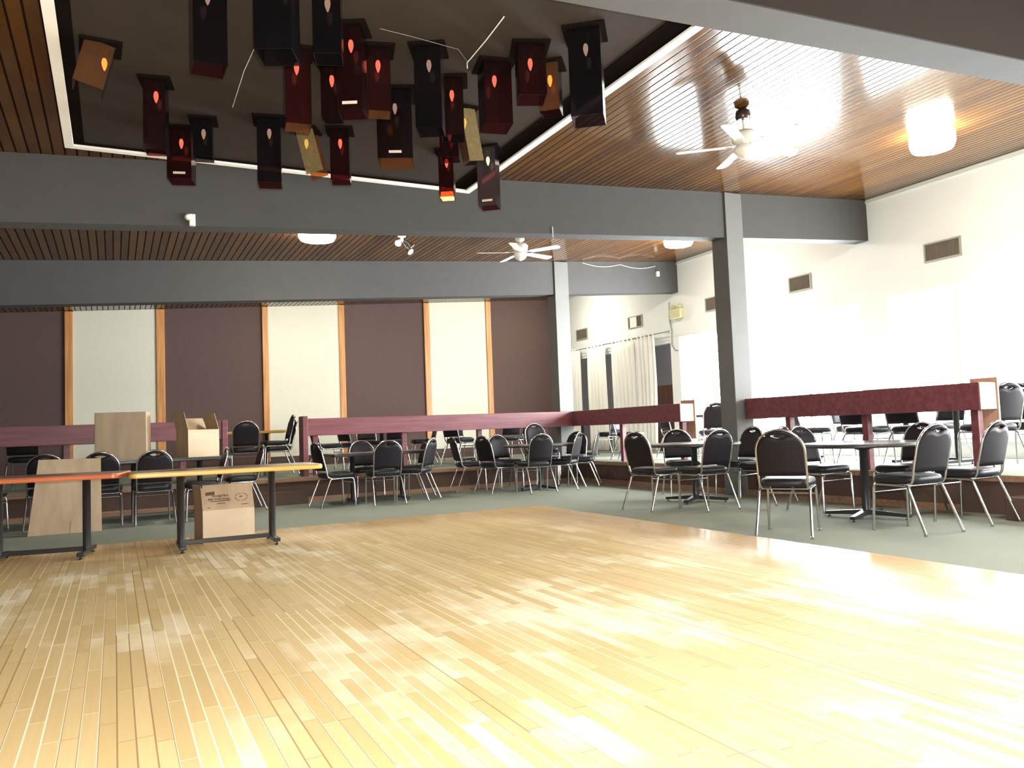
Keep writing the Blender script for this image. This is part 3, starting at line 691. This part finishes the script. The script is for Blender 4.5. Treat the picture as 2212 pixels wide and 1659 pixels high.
LT = [
 ('amber lantern with slanting panes near the left edge of the canopy', -0.06, 5.33, 0.17, 0.30, 0.45, ('amber', 'smoke', None, 'amber'), False, 14, 0.02),
 ('narrow dark red lantern, second from the left edge of the canopy', 0.27, 5.72, 0.14, 0.50, 0.2, ('red', 'smoke', 'red', 'smoke')),
 ('long dark lantern cut by the top of the photo, leftmost there', 0.46, 4.30, 0.17, 0.51, 0.6, ('smoke', 'red', 'red', 'smoke')),
 ('broad black smoked lantern at the top of the photo with no glint of a bulb', 0.76, 3.98, 0.19, 0.53, 0.1, ('smoke', 'smoke', 'smoke', 'smoke')),
 ('dark smoked lantern at the top of the photo, right of the broad black one', 1.06, 4.12, 0.15, 0.42, 0.3, ('smoke', 'red', 'smoke', 'smoke')),
 ('dark lantern with an amber bulb and a pale grey side pane, centre of the canopy', 1.06, 4.94, 0.16, 0.50, 0.55, ('red', 'clear', 'amber', 'smoke')),
 ('small red lantern with a pinkish bulb beside the grey sided one', 1.31, 5.03, 0.12, 0.38, 0.1, ('red', 'red', 'smoke', 'red')),
 ('long red lantern with a bright bulb and a pale sticker low on its face', 1.30, 4.52, 0.155, 0.54, 0.15, ('red', 'red', 'red', 'red'), True),
 ('red lantern just right of the one with the bright bulb and sticker', 1.53, 4.71, 0.145, 0.43, 0.5, ('red', 'red', 'amber', 'red')),
 ('wide lantern of smoked and red panes with a yellowish bulb, right of centre', 1.84, 5.30, 0.25, 0.52, 0.35, ('smoke', 'red', 'amber', 'smoke'), True),
 ('tall blackish lantern between the wide one and the dangling cord', 1.83, 4.58, 0.17, 0.55, 0.25, ('smoke', 'clear', 'smoke', 'smoke')),
 ('dark red lantern directly below the dangling cord', 2.14, 4.94, 0.16, 0.42, 0.4, ('red', 'red', 'smoke', 'red')),
 ('red lantern above the glowing amber glass, far row', 2.42, 5.66, 0.15, 0.30, 0.3, ('red', 'red', 'red', 'red')),
 ('lantern with a tan tilted pane, right of the dark red one below the cord', 2.42, 5.36, 0.12, 0.42, 1.0, ('gold', None, 'smoke', 'amber'), False, -9),
 ('red lantern with two facing panes, third from the right end of its row', 2.32, 4.62, 0.19, 0.44, 0.75, ('red', 'red', 'red', 'smoke')),
 ('short wine red lantern, second left of the large black one', 2.43, 4.31, 0.18, 0.35, 0.6, ('red', 'red', 'red', 'red')),
 ('short brown lantern with a bright bulb, next to the large black one', 2.67, 4.47, 0.14, 0.34, 0.2, ('amber', 'smoke', 'red', 'smoke')),
 ('large black lantern at the right edge of the canopy', 2.66, 4.00, 0.20, 0.57, 0.3, ('smoke', 'clear', 'smoke', 'smoke')),
 ('red lantern with a sticker hanging past the far edge strip at left', 0.49, 6.57, 0.18, 0.42, 0.15, ('red', 'red', 'red', 'red'), True),
 ('short black lantern right behind the red one at the far left edge strip', 0.63, 6.30, 0.14, 0.31, 0.3, ('smoke', 'smoke', 'smoke', 'smoke')),
 ('long black red lantern crossing the far edge strip, left of the gold pane', 1.09, 6.11, 0.175, 0.52, 0.35, ('smoke', 'red', 'red', 'red')),
 ('lantern with a pale gold leaning pane at the far edge strip', 1.40, 6.22, 0.14, 0.38, 0.0, ('gold', None, 'amber', None), False, -13),
 ('dark red lantern at the far edge strip, right of the gold pane', 1.65, 6.12, 0.15, 0.43, 0.3, ('red', 'smoke', 'red', 'red')),
 ('amber red lantern with a glowing yellow bottom at the far edge strip', 2.63, 6.24, 0.13, 0.43, 0.25, ('red', 'amber', 'red', 'amber'), False, 0, 0.0, True),
 ('clear smoked lantern at the far right corner of the canopy, sticker at its foot', 2.95, 6.06, 0.165, 0.53, 0.12, ('clear', 'smoke', 'red', 'clear'), True),
]
for a in LT: lantern(*a)
# cords hanging under the canopy
cz = CZ+0.022
def cord(label, pts, r, mat):
    o = MB().tube(pts, r, 6).build('cord', M[mat]); tag(o, label, 'cord')
cord('white cord running under the canopy down to a bright clip right of centre', [(2.10, 4.02, cz), (2.115, 4.3, cz-0.005), (2.13, 4.64, cz), (2.14, 4.66, cz-0.03)], 0.004, 'whiteplastic')
cord('thin pale wire slung under the left half of the canopy', [(0.78, 4.75, cz), (0.80, 4.95, cz-0.02), (0.79, 5.3, cz-0.01), (0.80, 5.95, cz)], 0.0022, 'whiteplastic')
cord('thin dull wire draped from the red lanterns to the bright clip', [(1.46, 4.44, cz), (1.66, 4.42, cz-0.02), (1.98, 4.44, cz-0.03), (2.12, 4.62, cz)], 0.0022, 'cable')

# ------------------------------------------------------------------ ceiling fans, lamps, floodlights
def fan(label, x, y, zhub, angs, bl=0.62, mount='fanwhite', rod=None):
    t = thing('ceiling_fan', label, 'fan', (x, y, zhub), 0.0, 'white ceiling fans')
    top = zc(x) - zhub
    MB().lathe([(0.055, top-0.11), (0.075, top-0.085), (0.07, top-0.03), (0.03, top+0.004)], 20).build('ceiling_cap', M[mount], t)
    MB().tube([(0, 0, 0.12), (0, 0, top-0.09)], 0.013, 10).build('downrod', M['fanwhite'], t)
    MB().lathe([(0.06, 0.155), (0.10, 0.15), (0.125, 0.115), (0.115, 0.06), (0.07, 0.03), (0.06, 0.01)], 28).build('motor_housing', M['fanwhite'], t)
    MB().lathe([(0.085, 0.012), (0.105, -0.01), (0.10, -0.045), (0.07, -0.085), (0.03, -0.105), (0.01, -0.112)], 24).build('switch_bowl', M['fanwhite'], t)
    for a in angs:
        R3 = Matrix.Rotation(math.radians(a), 3, 'Z') @ Matrix.Rotation(math.radians(-11), 3, 'X')
        o = MB()
        n = 10; outl = []
        for k in range(n+1):
            a2 = -PI/2 + PI*k/n; outl.append((bl-0.05+0.05*math.cos(a2), 0.064*math.sin(a2)))
        outl += [(0.19, 0.052), (0.17, 0.03), (0.17, -0.03), (0.19, -0.052)]
        o.poly([R3 @ Vector((p[0], p[1], 0.012)) for p in outl], [R3 @ Vector((p[0], p[1], 0.018)) for p in outl])
        bo = o.build('blade', M['fanwhite'], t)
        MB().poly([R3 @ Vector(p) for p in ((0.07, -0.014, 0.016), (0.07, 0.014, 0.016), (0.24, 0.022, 0.019), (0.24, -0.022, 0.019))], [R3 @ Vector(p) for p in ((0.07, -0.014, 0.028), (0.07, 0.014, 0.028), (0.24, 0.022, 0.024), (0.24, -0.022, 0.024))]).build('blade_bracket', M['fanwhite'], bo)
    return t
fan('white five bladed ceiling fan in the glare of the right hand ceiling bay', 5.44, 5.50, 3.63, (140, 212, 284, 356, 68), 0.65, 'bronze')
fan('white five bladed ceiling fan in the far bay above the back platform', 5.64, 10.56, 3.72, (160, 232, 304, 16, 88), 0.68)

def drum(label, x, y, R=0.26, h=0.15, mt='lamp'):
    t = thing('ceiling_lamp', label, 'lamp', (x, y, zc(x)-0.012), 0.0, 'round drum lamps on the ceiling')
    MB().lathe([(R*0.8, 0.02), (R*0.82, -0.02), (R*0.78, -0.03)], 32).build('base', M['whiteplastic'], t)
    MB().lathe([(R*0.98, -0.025), (R, -0.04), (R, -h*0.7), (R*0.9, -h), (R*0.4, -h-0.012)], 36).build('diffuser', M[mt], t)
drum('round lit ceiling lamp hard under the middle beam at left', 2.48, 10.5, 0.25, 0.14)
drum('round lit ceiling lamp left of the charcoal column in the far bay', 8.72, 10.5, 0.25, 0.14)
drum('large glowing ceiling lamp at upper right near the side wall', 8.25, 5.47, 0.235, 0.20)
drum('round lit ceiling lamp over the back platform, behind the far beam at left', 3.6, 15.0, 0.25, 0.14)
drum('round lit ceiling lamp in the corner bay near the white curtains', 8.9, 15.3, 0.25, 0.14)
drum('added unseen round ceiling lamp above and behind the viewer', 3.2, 0.4, 0.27, 0.14, 'near_fill')  # this lamp and the next are unseen, added to brighten the near floor
drum('added unseen round ceiling lamp above and behind the viewer, nearer the windows', 5.6, 0.9, 0.30, 0.14, 'near_fill')

t = thing('floodlight_cluster', 'cluster of three small floodlight heads on the ceiling of the far bay', 'spotlight', (3.78, 10.75, zc(3.78)-0.006), 0.4)
MB().lathe([(0.06, -0.005), (0.06, -0.02), (0.025, -0.03), (0.02, -0.10)], 14).build('base', M['whiteplastic'], t)
for (ax, ay, az) in ((-0.09, -0.05, -0.10), (0.08, -0.03, -0.09), (0.02, -0.08, -0.20)):
    d = Vector((ax, ay, -0.08)).normalized()
    p0 = Vector((0, 0, -0.07)); p1 = Vector((ax, ay, az))
    o = MB().tube([p0, p1*0.6+p0*0.4, p1], 0.010, 6).tube([p1, p1+d*0.035, p1+d*0.09], [0.025, 0.035, 0.055], 14).build('lamp_head', M['chrome'], t)
    MB().tube([p1+d*0.088, p1+d*0.095], [0.050, 0.045], 14).build('lens', M['spotglass'], o)

# ------------------------------------------------------------------ wall fittings
vents = [('widest', 6.82, 0.55, 'dark slatted wall vent at far right, nearest the viewer'), ('', 9.37, 0.48, 'dark slatted wall vent right of the charcoal column, second nearest'),
         ('', 11.49, 0.50, 'dark slatted wall vent just left of the charcoal column'), ('half', 14.06, 0.52, 'wall vent above the curtains with a white half slid open'), ('', 16.28, 0.52, 'farthest wall vent, above the left end of the curtains')]
for (k, y, w, l) in vents:
    t = thing('wall_vent', l, 'vent', (XW, y, 3.28), 0.0, 'wall vents along the white wall')
    h = 0.27; fr = 0.022
    MB().b2(-0.022, 0, -w/2, w/2, -h/2, -h/2+fr).b2(-0.022, 0, -w/2, w/2, h/2-fr, h/2).b2(-0.022, 0, -w/2, -w/2+fr, -h/2+fr, h/2-fr).b2(-0.022, 0, w/2-fr, w/2, -h/2+fr, h/2-fr).build('frame', M['ventframe'], t)
    g = MB().b2(-0.003, 0, -w/2+fr, w/2-fr, -h/2+fr, h/2-fr)
    n = 22
    for i in range(n):
        yy = -w/2+fr+(w-2*fr)*(i+0.5)/n; g.b2(-0.014, -0.003, yy-0.004, yy+0.004, -h/2+fr, h/2-fr)
    g.build('grille', M['vent'], t)
    if k == 'half': MB().b2(-0.018, -0.0145, -0.06, w/2-0.07, -h/2+fr, h/2-fr).build('slide_panel', M['whiteplastic'], t)

# curtains on a rod
rod = thing('curtain_rod', 'thin dark curtain rod carrying four white curtains', 'curtain rod', (XW-0.11, 0, 2.90))
MB().tube([(0, 12.80, 0), (0, 16.86, 0)], 0.011, 8).build('pole', M['cable'], rod)
MB().lathe([(0.012, -0.03), (0.02, -0.02), (0.02, 0.01), (0.008, 0.02)], 10, (0, 12.78, 0), 'y').build('finial', M['cable'], rod)
for y in (12.9, 14.9, 16.84): MB().b2(-0.006, 0.11, y-0.008, y+0.008, -0.02, -0.011).build('bracket', M['cable'], rod)
for i, (a, b, l) in enumerate(((16.26, 16.80, 'white curtain panel next to the corner column, first from left'), (15.18, 15.95, 'white curtain panel, second from left'), (14.03, 14.93, 'white curtain panel with deep folds, third from left'), (13.28, 13.98, 'white curtain panel beside the dark window gap, rightmost'))):
    n = 60; vs = []; fs = []
    nz = 10
    for j in range(nz+1):
        z = 2.93 - (2.93-0.43)*j/nz
        for k in range(n+1):
            u = k/n; y = a+(b-a)*u + (0.03*math.sin(j*0.5+i) * (j/nz))
            x = XW-0.11 + 0.032*math.sin(u*PI*2*(5 if i != 2 else 6) + i) * (0.75+0.25*j/nz) + 0.01*math.sin(u*9+j*0.4)
            vs.append((x, y, z))
    for j in range(nz):
        for k in range(n): fs.append((j*(n+1)+k, j*(n+1)+k+1, (j+1)*(n+1)+k+1, (j+1)*(n+1)+k))
    o = MB().add(vs, fs, True).build('curtain', M['curtain']); so_ = o.modifiers.new('thickness', 'SOLIDIFY'); so_.thickness = 0.003
    tag(o, l, 'curtain', 'curtains over the interior window')

t = thing('emergency_light', 'beige emergency light with two lamp heads high on the white wall', 'emergency light', (XW, 12.57, 3.14))
MB().b2(-0.11, 0, -0.17, 0.17, 0, 0.20, 0.01).build('housing', M['beige'], t)
for y in (-0.10, 0.10):
    MB().lathe([(0.02, -0.04), (0.05, 0.0), (0.045, 0.05), (0.02, 0.065)], 14, (-0.06, y, 0.245), 'x').b2(-0.065, -0.05, y-0.008, y+0.008, 0.20, 0.225).build('lamp_head', M['beige'], t)
o = MB().tube([(XW-0.012, 12.84, 3.52), (XW-0.012, 12.86, 3.2), (XW-0.012, 12.80, 2.9), (XW-0.012, 12.82, 2.62), (XW-0.012, 12.72, 2.50), (XW-0.012, 12.63, 2.49)], 0.008, 6).build('cable', M['cable']); tag(o, 'grey cable running down the white wall beside the curtains', 'cable')
# white box and sagging cord on the far beam
t = thing('junction_box', 'small white box at the right end of the beam over the back platform', 'junction box', (9.83, 12.55, 4.03))
MB().b2(-0.035, 0.035, -0.045, 0, -0.05, 0.05, 0.006).build('body', M['whiteplastic'], t)
pts = []
for k in range(25):
    u = k/24; x = 8.05 + (9.79-8.05)*u; pts.append((x, 12.535, zc(x) - 0.03 - 0.06*abs(math.sin(u*PI*2)) - 0.13*u*0.5))
o = MB().tube(pts, 0.0048, 6).build('cord', M['whiteplastic']); tag(o, 'white cord sagging in two loops along the far beam', 'cord')
# sensor on the middle beam
t = thing('motion_sensor', 'white motion sensor at the lower edge of the middle beam, at left', 'sensor', (0.66, 8.0, 3.13))
MB().b2(-0.005, 0.05, -0.05, 0, -0.055, 0.06, 0.008).build('body', M['whiteplastic'], t)
MB().lathe([(0.02, -0.015), (0.035, 0.0), (0.03, 0.02)], 14, (-0.012, -0.04, 0.028), 'y').build('lens', M['fanwhite'], t)
o = MB().tube([(4.72, 7.992, 3.42), (4.72, 7.985, 3.38), (4.72, 7.985, 3.30), (4.715, 7.97, 3.285)], 0.006, 6).build('hook', M['whiteplastic']); tag(o, 'thin white hook on the face of the middle beam above the far fan', 'hook')
